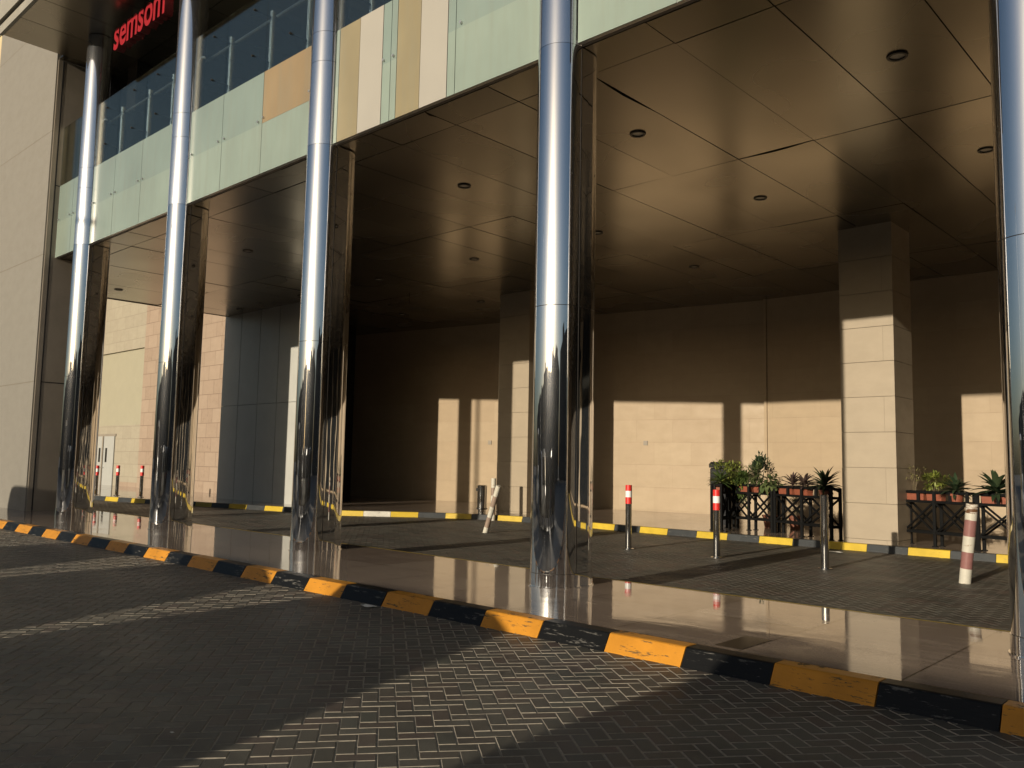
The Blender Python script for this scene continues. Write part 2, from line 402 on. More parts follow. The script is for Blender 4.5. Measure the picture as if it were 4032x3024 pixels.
# herringbone pavers, real blocks with open sanded joints
def pavers(region, zf, side=1):
    W = .1135; gap = .0036; ch = .0042; ang = R(51.2)
    ca, sa = math.cos(ang), math.sin(ang)
    x0, x1, y0, y1, test = region
    V = []; F = []; MI = []
    cs = [(x0, y0), (x1, y0), (x1, y1), (x0, y1)]
    us = [(c[0] * ca + c[1] * sa) / W for c in cs]; vs = [(-c[0] * sa + c[1] * ca) / W for c in cs]
    rnd = random.Random(11)
    for i in range(int(min(us)) - 2, int(max(us)) + 3):
        for j in range(int(min(vs)) - 2, int(max(vs)) + 3):
            k = (i - j) % 4
            if k == 0: a0, a1, b0, b1 = i, i + 2, j, j + 1
            elif k == 3: a0, a1, b0, b1 = i, i + 1, j, j + 2
            else: continue
            um, vm = (a0 + a1) / 2 * W, (b0 + b1) / 2 * W
            X, Y = um * ca - vm * sa, um * sa + vm * ca
            if not (x0 < X < x1 and y0 < Y < y1) or not test(X, Y): continue
            du, dv = rnd.uniform(-.0012, .0012), rnd.uniform(-.0012, .0012); rot = rnd.uniform(-.006, .006)
            hu, hv = (a1 - a0) * W / 2 - gap, (b1 - b0) * W / 2 - gap
            z = zf(X, Y) + rnd.uniform(-.0014, .0014); tu, tv = rnd.uniform(-.008, .008), rnd.uniform(-.008, .008)
            o = len(V)
            for (su, sv, ins, zz) in ((-1, -1, 0, -.009), (1, -1, 0, -.009), (1, 1, 0, -.009), (-1, 1, 0, -.009), (-1, -1, ch, 0), (1, -1, ch, 0), (1, 1, ch, 0), (-1, 1, ch, 0)):
                lu, lv = su * (hu - ins), sv * (hv - ins)
                uu, vv = um + du + lu - rot * lv, vm + dv + lv + rot * lu
                V.append((uu * ca - vv * sa, uu * sa + vv * ca, z + zz + tu * lu + tv * lv))
            F += [(o + 4, o + 5, o + 6, o + 7), (o, o + 1, o + 5, o + 4), (o + 1, o + 2, o + 6, o + 5), (o + 2, o + 3, o + 7, o + 6), (o + 3, o, o + 4, o + 7)]
            MI += [0, side, side, side, side]
    b = MB(); b.v = V; b.f = F; b.m = MI; b.s = [False] * len(F)
    return b
rd = pavers((-34, 4, -1.6, 6.25, lambda x, y: True), lambda x, y: 0.)
xs = [-120, -34, 4, 120]
rd.quad((-34, -1.6, -.0062), (4, -1.6, -.0062), (4, 6.3, -.0062), (-34, 6.3, -.0062), 1)
for (a, b, c, d) in ((-120, 120, -14, -1.6), (-120, -34, -1.6, 6.3), (4, 120, -1.6, 6.3)):
    rd.quad((a, c, -.004), (b, c, -.004), (b, d, -.004), (a, d, -.004), 2)
tag(mk('road', rd, [M['paver'], M['joint'], M['asphalt']]), kind='structure')
dv = pavers((-38, 3, 9.0, 18.2, lambda x, y: y < kerb_y(x) + .08), dz, 0)
nx, ny = 60, 14
for i in range(nx):
    for j in range(ny):
        xa, xb = -38 + 41 * i / nx, -38 + 41 * (i + 1) / nx; ya, yb = 8.95 + 9.3 * j / ny, 8.95 + 9.3 * (j + 1) / ny
        dv.quad(*[(x, y, dz(x, y) - .0065) for x, y in ((xa, ya), (xb, ya), (xb, yb), (xa, yb))], 1)
dv.quad((3, 8.95, -.02), (32, 8.95, -.02), (32, 18.2, -.07), (3, 18.2, -.07), 2)
dv.quad((-120, 8.9, -.01), (-38, 8.9, -.01), (-38, 40, -.01), (-120, 40, -.01), 2)
tag(mk('driveway', dv, [M['paver'], M['joint_dark'], M['asphalt']]), kind='structure')

# front pavement (island the columns stand on)
p = MB()
top = [(-60, 6.32), (32, 6.32), (32, 9.04), (-6.5, 9.03), (-14, 9.14), (-23, 9.26), (-60, 9.3)]
p.add([(x, y, PT) for x, y in top], [tuple(range(len(top)))], 0)
n = len(top)
p.add([(x, y, PT) for x, y in top] + [(x, y, -.15) for x, y in top], [(i, n + i, n + (i + 1) % n, (i + 1) % n) for i in range(n)], 1)
rear = [(6, 9.04), (-6.5, 9.03), (-14, 9.14), (-23, 9.26), (-34, 9.27)]
for (xa, ya), (xb, yb) in zip(rear, rear[1:]):
    p.quad((xb, yb - .03, PT + .003), (xa, ya - .03, PT + .003), (xa, ya, PT + .003), (xb, yb, PT + .003), 1)
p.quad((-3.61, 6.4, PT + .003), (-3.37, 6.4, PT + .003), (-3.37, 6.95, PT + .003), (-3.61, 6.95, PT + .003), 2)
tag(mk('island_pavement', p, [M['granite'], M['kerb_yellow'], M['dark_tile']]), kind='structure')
# rear pavement behind the inner kerb
p = MB()
def ptz(x, y): return PT + dz(x, min(y, 18.)) + (.05 * sstep((x + 22) / 12) * max(0., min(1., (y - 18) / 6.5)))
xl = sorted(set([a for a, b in KB] + [-60 + 2.2 * i for i in range(42)]))
for xa, xb in zip(xl, xl[1:]):
    for t in range(5):
        def P(x, t): ya = kerb_y(x) + .2; y = ya + (27 - ya) * t / 5; return (x, y, ptz(x, y))
        p.quad(P(xa, t), P(xb, t), P(xb, t + 1), P(xa, t + 1))
tag(mk('rear_pavement', p, M['granite']), kind='structure')

# kerbs
def kerb(name, path, step, start, z0f, z1, colours, mats, slope=.1, th=.25):
    b = MB(); acc = 0.
    L = [0.]
    for (a, c) in zip(path, path[1:]): L.append(L[-1] + math.hypot(c[0] - a[0], c[1] - a[1]))
    def at(s):
        for k in range(len(path) - 1):
            if s <= L[k + 1] or k == len(path) - 2:
                t = (s - L[k]) / (L[k + 1] - L[k]); a, c = path[k], path[k + 1]
                return Vector((a[0] + (c[0] - a[0]) * t, a[1] + (c[1] - a[1]) * t)), Vector((-(c[1] - a[1]), c[0] - a[0])).normalized()
    s = start; k = 0; rnd = random.Random(3)
    while s < L[-1] - .05:
        e = min(s + step * rnd.uniform(.98, 1.02), L[-1])
        (p0, n0), (p1, n1) = at(s + .004), at(e - .004)
        dzz = rnd.uniform(-.002, .002); j = rnd.uniform(-.004, .004); v = []
        for pt, nn in ((p0, n0), (p1, n1)):
            zb = z0f(pt.x, pt.y)
            prof = [(0, zb - .03), (slope * .9, zb + z1 - .012), (slope * .96, zb + z1 - .004), (slope + .012, zb + z1 + dzz), (th, zb + z1 + dzz), (th, zb - .03)]
            v += [(pt.x + nn.x * (q + j), pt.y + nn.y * (q + j), z) for q, z in prof]
        m = 6
        b.add(v, [(i, m + i, m + i + 1, i + 1) for i in range(m - 1)] + [tuple(range(m)), tuple(range(2 * m - 1, m - 1, -1))], colours(k, p0.x))
        s = e; k += 1
    o = mk(name, b, mats); tag(o, kind='structure'); return o
# front kerb blocks are 0.77 long; boundary known at x=-9.071
kerb('front_kerb', [(-60, 6.07), (-22, 6.07), (-14.5, 6.10), (-9, 6.05), (32, 6.05)], .766, (60 - 9.071) % 1.532, lambda x, y: 0., PT + .002,
     lambda k, x: 0 if k % 2 == 0 else 1, [M['kerb_orange'], M['kerb_black']], .11, .265)
kp = [q for q in KB]
def kcol(k, x):
    if k % 2 == 0: return 0
    return 2 if -23 < x < -19.2 else 1
kerb('inner_kerb', kp, .80, .35, lambda x, y: dz(x, y), PT + .002, kcol, [M['kerb_yellow'], M['kerb_grey'], M['kerb_white']], .05, .2)

# ------------------------------------------------------------------ chrome columns
def column(x, label):
    t = thing('chrome_column', label, 'column', (x, 8.05, PT), 'chrome columns along the island')
    r = .30; yf, yr = 8.05, 8.31; nseg = 28
    def ring(rr):
        pts = []
        for i in range(nseg + 1): a = PI + PI * i / nseg; pts.append((x + rr * math.cos(a), yf + rr * math.sin(a)))
        for i in range(nseg + 1): a = PI * i / nseg; pts.append((x + rr * math.cos(a), yr + rr * math.sin(a)))
        return pts
    b = MB()
    for za, zb in ((PT + .165, 3.545), (3.553, 6.885)): b.loft(ring(r), za, zb, 0)
    b.loft(ring(r - .006), PT + .15, 6.89, 1, cap=False)
    mk('lower_casing', b, [M['chrome'], M['rim']], t)
    b = MB()
    for sx in (-1, 1): b.box(x + sx * (r - .004), x + sx * (r + .0035), 8.085, 8.10, PT + .17, 6.87)
    mk('seam_strip', b, M['rim'], t)
    b = MB(); b.loft(ring(r + .006), PT + .012, PT + .16, 0); b.loft(ring(r + .022), PT, PT + .012, 0)
    mk('base_collar', b, M['chrome'], t)
    b = MB()
    for za, zb in ((6.89, 8.335), (8.341, 8.86), (8.866, 12.39)):
        b.lathe((x, yf, 0), [(r, za), (r, zb)], 56, 0)
    b.lathe((x, yf, 0), [(r - .005, 6.885), (r - .005, 12.39)], 40, 1)
    mk('upper_shaft', b, [M['satin'], M['rim']], t)
    return t
CX = [-22.3, -17.12, -11.94, -6.71, -1.50]
column(CX[0], 'chrome column whose top is seen under the soffit, beside the pale pylon wall')
column(CX[1], 'tall chrome column right of the red letter sign')
column(CX[2], 'chrome column between the tan upper panel and the white striped panels')
column(CX[3], 'chrome column nearest the middle of the photo, right of the white striped panels')
column(CX[4], 'chrome column cut off by the right edge of the photo')

# ------------------------------------------------------------------ covered drop-off: ceiling
ce = thing('canopy_ceiling', 'low bronze panelled ceiling over the drop-off driveway', 'ceiling', (-15, 14, 6.9))
b = MB(); rnd = random.Random(5)
xe = [-29.1, -28.02] + [-26.69 + 1.326 * i for i in range(44)]
ye = [8.12, 8.78, 12.95, 17.2, 21.37, 25.6]
gaps = {(-6.79, 12.95): 'y', }
for i, (xa, xb) in enumerate(zip(xe, xe[1:])):
    for j, (ya, yb) in enumerate(zip(ye, ye[1:])):
        g = .009; z = 6.9 + rnd.uniform(-.004, .004); tx = rnd.uniform(-.006, .006); ty = rnd.uniform(-.0025, .0025)
        xm, ym = (xa + xb) / 2, (ya + yb) / 2; nX, nY = 10, 10; vs = []
        # sagging edges where a panel has come loose
        sag_f = .055 if (abs(xm + 6.13) < .5 and j == 2) else (.02 if (abs(xm + 10.1) < .5 and j == 3) else 0)
        sag_r = .05 if (abs(xm + 7.45) < .5 and j == 1) else (.045 if (abs(xm + 10.1) < .5 and j == 0) else 0)
        for q in range(nY + 1):
            for p_ in range(nX + 1):
                fx, fy = p_ / nX, q / nY
                X = xa + g + (xb - xa - 2 * g) * fx; Y = ya + g + (yb - ya - 2 * g) * fy
                Y += sag_f * (math.sin(PI * fx) ** 1.5) * (1 - fy) ** 8; X -= sag_r * (math.sin(PI * min(1, fy * 2.6)) ** 1.5 if fy < .385 else 0) * fx ** 8
                vs.append((X, Y, z + tx * (X - xm) + ty * (Y - ym)))
        b.add(vs, [(q * (nX + 1) + p_, (q + 1) * (nX + 1) + p_, (q + 1) * (nX + 1) + p_ + 1, q * (nX + 1) + p_ + 1) for q in range(nY) for p_ in range(nX)], 0)
mk('ceiling_panels', b, [M['ceiling']], ce)
b = MB(); b.box(-29.1, 30.6, 8.12, 25.6, 6.95, 7.25); mk('ceiling_slab', b, M['dark'], ce)
b = MB(); b.box(-29.19, -29.1, 8.12, 25.6, 6.885, 7.3); b.box(-29.1, 30.6, 8.075, 8.12, 6.905, 6.95); mk('edge_trim', b, M['tan_panel'], ce)

def downlight(x, y):
    t = thing('downlight', 'dark round recessed downlight in the bronze ceiling', 'downlight', (x, y, 6.9), 'recessed downlights in the bronze ceiling')
    b = MB(); b.lathe((x, y, 6.9), [(.085, .02), (.092, -.022), (.125, -.022), (.132, -.004)][::-1], 28); mk('trim_ring', b, M['rim'], t)
    b = MB(); b.lathe((x, y, 6.9), [(.0, -.006), (.088, -.006)], 28); mk('lens', b, M['lens'], t)
    return t
DLS = {}
for x in (-3.5, -7.48, -11.47, -15.47, -19.42, -23.42, -27.3):
    for y in (10.9, 15.12, 19.35):
        DLS[(x, y)] = downlight(x, y)
lab = {(-3.5, 10.9): 'largest round downlight, in the ceiling panel nearest the viewer at upper right',
       (-7.48, 10.9): 'round downlight just right of the top of the middle chrome column',
       (-3.5, 15.12): 'round downlight half hidden by the chrome column at the right edge',
       (-11.47, 10.9): 'round downlight just left of the middle chrome column',
       (-7.48, 15.12): 'round downlight above and left of the large stone pillar with planters'}
for k, v in lab.items(): DLS[k]['label'] = v
tag(mk('hanging_wire', MB().tube((-20.2, 16.95, 6.55), (-20.2, 16.95, 6.9), .008, 8), M['black_metal'], None, (-20.2, 16.95, 6.9)), 'short black wire hanging out of the ceiling', 'wire')

# ------------------------------------------------------------------ fascia and glass balustrade
FY = 8.0
ba = thing('glass_balustrade', 'greenish glass balustrade and fascia running along the first floor edge', 'balustrade', (-12, FY, 6.9))
def panel(name, x0, x1, z0, z1, mat, y=FY, th=.014, parent=None):
    b = MB(); b.box(x0 + .006, x1 - .006, y - th, y, z0, z1, 0); return mk(name, b, mat, parent or ba)
def bolt(x, z, parent):
    b = MB(); b.tube((x, FY - .05, z), (x, FY - .014, z), .022, 12); b.tube((x, FY - .053, z), (x, FY - .05, z), .014, 10); mk('bolt', b, M['brushed'], parent)
ZB, ZM, ZT, ZR = 6.9, 7.87, 8.88, 10.52
def frost(x0, x1, bolts=True, za=ZB, zb=ZT):
    b = MB()
    if za < ZM: b.box(x0 + .006, x1 - .006, FY - .014, FY, za, ZM, 0)
    b.box(x0 + .006, x1 - .006, FY - .014, FY, max(za, ZM), zb, 1)
    o = mk('frosted_panel', b, [M['frost_lo'], M['frost_hi']], ba)
    if bolts:
        for bx in (x0 + .12, x1 - .12): bolt(bx, ZM + .06, o)
    return o
bays = [[-24.33, -23.31, -22.61], [-21.99, -20.67, -19.16, -17.43], [-16.81, -15.45, -13.94, -12.25], [-11.63, -10.15, -8.66, -7.02], [-6.40, -4.95, -3.45, -1.81], [-1.19, .3, 1.8, 3.42], [3.5, 12., 21., 30.6]]
for bi, e in enumerate(bays):
    for x0, x1 in zip(e, e[1:]):
        panel('glass_pane', x0, x1, ZT, ZR, M['glass'])
        if bi == 2 and x1 == -12.25:
            frost(x0, x1, False, ZB, ZM)
            o = panel('film_panel', x0, x1, ZM + .003, ZT, M['film']); o['label'] = 'tan stained panel over frosted glass'
            bolt(x0 + .06, ZM + .1, o); bolt(x1 - .12, ZM + .16, o)
        elif bi == 3 and x0 == -11.63:
            frost(x0, -11.53, False); panel('film_panel', -11.53, -10.97, ZB, ZT, M['film_g']); panel('white_panel', -10.97, -10.36, ZB, ZT, M['white_panel'], FY - .003)
            o = frost(-10.36, x1, False); bolt(-10.31, ZM + .06, o)
        elif bi == 3 and x0 == -10.15:
            o = frost(x0, -10.0, False); bolt(-10.07, ZM + .06, o)
            panel('film_panel', -10.0, -9.44, ZB, ZT, M['film_g']); panel('white_panel', -9.44, -8.83, ZB, ZT, M['white_panel'], FY - .003); frost(-8.83, x1, False)
        else: frost(x0, x1)
    b = MB(); b.box(e[0], e[-1], FY + .002, FY + .06, ZB + .004, ZB + .05); mk('bottom_rail', b, M['brushed'], ba)
PX = [-24.8, -22.72, -21.41, -19.85, -18.6, -17.32, -16.0, -14.41, -13.1, -11.2, -9.9, -8.4, -5.9, -4.5]
for x in PX:
    if x < -24.3: continue
    b = MB()
    for s_ in (-.02, .02): b.tube((x + s_, 8.35, 9.0), (x + s_, 8.35, 10.42), .012, 8)
    o = mk('post', b, M['brushed'], ba)
    for z in (9.35, 10.28):
        mk('clamp', MB().tube((x, 8.02, z), (x, 8.35, z), .016, 8).tube((x, 7.965, z), (x, 8.02, z), .022, 12), M['rim'], o)
    b = MB(); b.box(x - .006, x + .006, 8.42, 9.0, 8.92, 10.42); mk('glass_fin', b, M['fin'], ba)
b = MB()
for x0, x1 in zip(PX[1:], PX[2:]): b.tube((x0 + .08, 8.42, 10.30), (x1 - .12, 8.42, 10.30), .022, 10)
mk('handrail', b, M['brushed'], ba)

# terrace behind the balustrade, and the high soffit above it
te = thing('upper_terrace', 'dark first floor terrace recess behind the glass balustrade under a high soffit', 'terrace', (-12, 12, 8.88))
b = MB(); b.box(-24.3, 30.6, 8.08, 16, 8.5, 8.86); mk('terrace_floor', b, M['tan_panel'], te)
b = MB(); b.box(-24.3, 30.6, 8.07, 8.09, 7.26, 8.86); mk('slab_edge', b, M['tan_panel'], te)
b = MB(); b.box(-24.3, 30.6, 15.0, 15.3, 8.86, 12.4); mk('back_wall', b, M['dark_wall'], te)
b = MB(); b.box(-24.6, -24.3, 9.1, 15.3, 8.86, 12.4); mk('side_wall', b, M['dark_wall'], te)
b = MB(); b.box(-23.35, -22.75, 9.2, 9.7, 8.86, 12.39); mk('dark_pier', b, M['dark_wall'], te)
b = MB()
for xa in [-24.03 + 1.33 * i for i in range(22)]:
    for ya, yb in ((6.28, 9.2), (9.2, 12.1), (12.1, 15.3)):
        b.box(xa + .01, xa + 1.32, ya + .01, yb - .01, 12.4, 12.43)
b.box(-24.34, -24.04, 7.74, 15.3, 12.4, 12.43)
mk('soffit', b, M['ceiling'], te)
b = MB(); b.box(-24.03, 5.2, 6.29, 15.3, 12.44, 13.2, 0); mk('soffit_slab', b, M['dark'], te)
b = MB(); b.box(-24.08, 5.2, 6.2, 6.28, 12.39, 12.62); b.box(-24.12, 5.2, 6.13, 6.28, 12.68, 13.3); mk('soffit_fascia', b, M['soffit_trim'], te)
for i, (x, y) in enumerate(((-20.7, 10.2), (-18.4, 10.6))):
    t = thing('terrace_table', 'pale cafe table seen through the balustrade glass' if i == 0 else 'pale cafe table on the terrace, right of the first one', 'table', (x, y, 8.86))
    mk('tabletop', MB().lathe((x, y, 9.58), [(0, 0), (.4, 0), (.4, .03), (0, .03)], 24), M['white_panel'], t)
    mk('leg', MB().lathe((x, y, 8.86), [(.25, 0), (.25, .02), (.04, .04), (.04, .72)], 16), M['brushed'], t)

# red letters
sg = thing('letter_sign', 'red illuminated-style letter sign reading semsom hanging under the high soffit', 'sign', (-19.6, FY, 11.6))
def letters(word, x0, x1, z0, z1, y, depth):
    objs = []; adv = 0
    cu = bpy.data.curves.new('t', 'FONT'); cu.body = word; cu.size = 1; cu.offset = .022
    widths = []
    for i in range(len(word)):
        c1 = bpy.data.curves.new('letter', 'FONT'); c1.body = word[i]; c1.extrude = depth / 2; c1.offset = .02; c1.bevel_depth = 0
        o = bpy.data.objects.new('letter', c1); col.objects.link(o); objs.append(o)
    bpy.context.view_layer.update()
    dg = bpy.context.evaluated_depsgraph_get()
    ms = []
    for o in objs:
        me = bpy.data.meshes.new_from_object(o.evaluated_get(dg)); ms.append(me)
        xs_ = [v.co.x for v in me.vertices]; widths.append((min(xs_), max(xs_)))
    for o in objs: bpy.data.objects.remove(o)
    total = sum(b - a for a, b in widths) + .055 * (len(word) - 1); x = 0; k = (x1 - x0) / total
    ys_ = [v.co.y for m in ms for v in m.vertices]; h = max(ys_) - min(ys_); kz = (z1 - z0) / h; mn = min(ys_)
    for me, (a, b), ch in zip(ms, widths, word):
        me.name = 'letter'
        base = wloc(sg)
        for v in me.vertices:
            v.co = Vector((x0 + (x + v.co.x - a) * k, y + depth / 2 - v.co.z, z0 + (v.co.y - mn) * kz)) - base
        me.materials.clear(); me.materials.append(M['red_sign']); me.materials.append(M['red_side'])
        for pl in me.polygons: pl.material_index = 0 if pl.normal.y < -.9 or True and abs(pl.normal.y) > .9 else 1
        o = bpy.data.objects.new('letter', me); col.objects.link(o); o.parent = sg; o['label'] = 'red letter ' + ch
        x += (b - a) + .055
letters('semsom', -20.98, -18.22, 11.56, 12.12, FY - .12, .2)
b = MB(); b.box(-20.95, -18.25, FY + .085, FY + .11, 11.70, 11.73); b.box(-20.95, -18.25, FY + .085, FY + .11, 11.95, 11.98)
for x in (-20.6, -19.9, -19.2, -18.5): b.box(x - .015, x + .015, FY + .115, FY + .14, 11.6, 12.4)
mk('mounting_rail', b, M['red_side'], sg)

# ------------------------------------------------------------------ walls
py = thing('concrete_pylon', 'pale clad pylon wall at the far left, in full sun', 'wall', (-27, 7.7, 0))
b = MB(); b.box(-29.55, -24.36, 7.7, 9.1, 0, 24); mk('cladding', b, M['pylon'], py)
b = MB(); b.box(-24.36, -24.33, 7.74, 9.1, 0, 12.39, 0)
for z in (3.53, 8.88): b.box(-24.335, -24.325, 7.86, 9.09, z - .012, z + .012, 1)
b.box(-24.335, -24.325, 7.85, 7.885, .15, 12.38, 1)
mk('side_panel', b, [M['tan_panel'], M['dark']], py)

gw = thing('panelled_wall', 'grey metal panelled wall end, mostly in shade, behind the third chrome column from the right', 'wall', (-26.7, 15.7, 0))
b = MB()
gx = [-29.36, -28.14, -26.82, -25.57, -24.14]
for xa, xb in zip(gx, gx[1:]):
    for za, zb in ((.12, 3.525), (3.54, 6.93)): b.box(xa + .014, xb - .014, 15.7, 15.76, za, zb)
for za, zb in ((.12, 3.525), (3.54, 6.93)):
    b.box(-24.202, -24.142, 15.765, 16.1, za, zb); b.box(-29.36, -29.30, 15.765, 16.1, za, zb)
mk('panels', b, M['grey_panel'], gw)
b = MB(); b.box(-29.28, -24.22, 15.77, 16.08, 0, 6.94); b.box(-29.2, -28.9, 16.09, 21.4, 0, 6.94); mk('core', b, M['dark'], gw)

rw = thing('stone_wall', 'long beige stone rear wall with sunlit patches and column shadows', 'wall', (-20, 23, 0))
d = Vector((1, .19, 0)).normalized(); nrm = Vector((-d.y, d.x, 0))
A = Vector((-31, 24.15 - .19 * 16.15, 0)); B = Vector((-12.06, 24.15 + .19 * 2.79, 0))
b = MB(); b.obox(((A + B) / 2 + nrm * .2) + Vector((0, 0, 3.6)), d, nrm, (0, 0, 1), (B - A).length / 2, .2, 3.6); mk('wall_face', b, M['wall_stone'], rw)
b = MB(); b.box(-12.06, 30.6, 24.55, 24.95, 0, 7.2); b.box(30.6, 31, 8.3, 24.95, 0, 7.2); b.box(-12.06, -11.97, 24.5, 24.55, 0, 7.2); mk('wall_face', b, M['wall_stone'], rw)
b = MB()
for q in ((-22.19, 22.75), (-16.03, 23.93)):
    c = Vector((q[0], 24.15 + .19 * (q[0] + 14.85), 2.39)); b.obox(c - nrm * .012, d, nrm, (0, 0, 1), .075, .015, .075)
mk('socket_plate', b, M['tan_panel'], rw)

eg = thing('added_reflection_panes', 'added dark panes and pale piers out of view, for the column reflections', 'reflection panel', (15, 24.4, 0))  # unseen panes and piers, added so the column sides reflect dark with pale stripes
for i in range(12):
    xa = 2.2 + 2.3 * i
    mk('added_dark_pane', MB().box(xa, xa + 1.95, 24.36, 24.48, .2, 6.9), M['car_glass'], eg)
    mk('added_pale_pier', MB().box(xa + 1.97, xa + 2.28, 24.28, 24.53, .1, 6.9), M['pillar_stone'], eg)
def pillar(x0, x1, y0, y1, label):
    t = thing('stone_pillar', label, 'pillar', ((x0 + x1) / 2, (y0 + y1) / 2, .05), 'stone clad pillars')
    b = MB(); rnd = random.Random(int(x0 * 10))
    z = .05; tops = [.17 + .75 * i for i in range(9)] + [6.93]
    for zt in tops:
        e = rnd.uniform(0, .007)
        b.box(x0 - e, x1 + e, y0 - e, y1 + e, z + .004, zt - .004, 0, 0.0); z = zt
    mk('cladding', b, M['pillar_stone'], t)
    b = MB(); b.box(x0 + .02, x1 - .02, y0 + .02, y1 - .02, .05, 6.93); mk('core', b, M['pillar_stone'], t)
    return t
pillar(-7.22, -6.10, 18.32, 19.45, 'large stone clad pillar between the two groups of planter railings')
pillar(-18.2, -16.95, 19.0, 20.3, 'stone clad pillar half hidden behind the middle chrome column')

# building beyond the far end
fb = thing('service_building', 'sunlit stone faced building with white doors seen past the far end of the drop-off', 'building', (-42, 17.8, 0))
b = MB(); b.box(-52, -40.9, 17.8, 26, 0, 3.17); b.box(-52, -46.6, 17.8, 26, 3.17, 6.94); b.box(-52, -40.9, 17.8, 26, 6.94, 16); mk('pale_wall', b, M['pale_stone'], fb)
b = MB(); b.box(-46.6, -41.05, 17.92, 26, 3.17, 6.94); mk('cream_panel', b, M['cream'], fb)
b = MB(); b.box(-41.05, -40.9, 17.8, 26, 3.17, 6.94); mk('panel_edge', b, M['pale_stone'], fb)
b = MB(); b.box(-40.9, -31.2, 17.75, 26, .0, 16); mk('salmon_wall', b, M['pink_stone'], fb)
b = MB(); b.box(-43.3, -40.95, 17.77, 17.80, .02, .36); mk('plinth', b, M['pink_stone'], fb)
for xa, xb in ((-46.45, -45.2), (-45.05, -43.8)):
    b = MB(); b.box(xa, xb, 17.74, 17.80, .03, 2.62); dd = mk('door', b, M['white_door'], fb)
    wx = xb - .42 if xa < -46 else xa + .26
    mk('vision_pane', MB().box(wx, wx + .2, 17.725, 17.74, 1.3, 2.02), M['car_glass'], dd)
    hx = xb - .12 if xa < -46 else xa + .12
    mk('handle', MB().tube((hx, 17.69, 1.02), (hx + (-.14 if xa < -46 else .03), 17.69, 1.02), .02, 8).tube((hx, 17.69, 1.02), (hx, 17.74, 1.02), .02, 8), M['brushed'], dd)
b = MB(); b.box(-46.55, -43.7, 17.76, 17.80, 2.62, 2.74); b.box(-45.19, -45.06, 17.70, 17.80, .02, 2.62); mk('door_frame', b, M['tan_panel'], fb)

yb = thing('yellow_building', 'pale yellow block with windows glimpsed above the pylon at the top left corner', 'building', (-54, 14, 0))
b = MB(); b.box(-68, -50, 14.12, 24, 0, 36); mk('wall', b, M['yellow_wall'], yb)
for x in (-54.6, -52.0, -57.2):
    for z in (22.6, 26.75, 30.9):
        b = MB(); b.box(x - .75, x + .75, 14.06, 14.12, z - .8, z + .95); wn = mk('window', b, M['white_panel'], yb)
        mk('pane', MB().box(x - .62, x + .62, 14.04, 14.06, z - .68, z + .83), M['car_glass'], wn)

# ------------------------------------------------------------------ bollards, posts, bins
def bollard(x, y, z, h, banded, label, group, r=.062):
    t = thing('bollard', label, 'bollard', (x, y, z), group)
    b = MB(); b.lathe((x, y, z), [(r, 0), (r, h - .012), (r - .012, h), (0, h)], 28); mk('tube', b, M['bollard_steel'], t)
    b = MB(); b.lathe((x, y, z), [(r + .05, 0), (r + .05, .012), (r + .002, .02)], 28); mk('base_flange', b, M['bollard_steel'], t)
    if banded:
        hb = .105 * h / 1.26
        for k, mname in enumerate(('white_band', 'red_band', 'red_band')):
            pass
        e = .003; z1 = h - .004
        b = MB(); b.lathe((x, y, z), [(r + e, z1 - 2 * .205 - .0), (r + e, z1 - .205 * 1.32)], 28)
        bd = [(0, .115), (.115, .24), (.24, .37)]
        for k, (a, c) in enumerate(bd):
            mb = MB(); mb.lathe((x, y, z), [(r + e, h - c), (r + e, h - a)] + ([(0, h + .003)] if k == 0 else []), 28)
            o = mk('reflective_band', mb, M['red_band' if k != 1 else 'white_band'], t)
            o['label'] = 'red band' if k != 1 else 'white band'
    return t
g1 = 'steel bollards on the inner driveway'
bollard(-9.84, 14.09, dz(-9.84, 14.09) + .002, 1.262, True, 'red and white banded steel bollard standing right of the middle chrome column', g1)
bollard(-7.88, 14.08, dz(-7.88, 14.08) + .002, 1.235, True, 'red and white banded steel bollard in front of the left end of the planter railing', g1)
bollard(-5.85, 14.04, dz(-5.85, 14.04) + .002, 1.225, False, 'plain steel bollard without bands in front of the stone pillar', g1, .066)
g2 = 'banded bollards at the far kerb'
bollard(-33.4, 12.98, PT + .002, 1.10, True, 'far banded bollard in front of the white doors', g2)
bollard(-32.45, 13.36, PT + .002, 1.12, True, 'far banded bollard midway between the white doors and the salmon wall', g2)
bollard(-30.93, 13.6, PT + .002, 1.14, True, 'far banded bollard in front of the start of the salmon wall', g2)

def post(base, topp, r, bands, label, ragged=False):
    t = thing('striped_post', label, 'post', base, 'old striped posts')
    a, c = Vector(base), Vector(topp); 
    for k, (f0, f1, mname) in enumerate(bands):
        b = MB(); b.tube(a.lerp(c, f0), a.lerp(c, f1), r + (.0 if k % 2 else .0), 22)
        mk('painted_band', b, M[mname], t)
    return t
zb = dz(-3.72, 13.98)
post((-3.72, 13.98, zb - .02), (-3.585, 13.98, 1.14), .082, [(0, .2, 'post_white'), (.2, .405, 'post_maroon'), (.405, .60, 'post_white'), (.60, .80, 'post_maroon'), (.80, .885, 'post_white'), (.885, 1, 'rust')], 'leaning white and maroon striped post with a rusty broken top, at right')
post((-14.19, 14.45, -.04), (-13.78, 14.45, 1.09), .062, [(0, .13, 'post_white'), (.13, .34, 'post_brown'), (.34, .56, 'post_white'), (.56, .78, 'post_brown'), (.78, 1, 'post_white')], 'strongly leaning white and brown striped post left of the middle chrome column')
post((-17.06, 17.68, -.06), (-17.08, 17.70, 1.18), .07, [(0, .16, 'post_white'), (.16, .42, 'post_brown'), (.42, .6, 'post_white'), (.6, .78, 'post_brown'), (.78, 1, 'post_white')], 'upright striped post half hidden behind the leaning one')

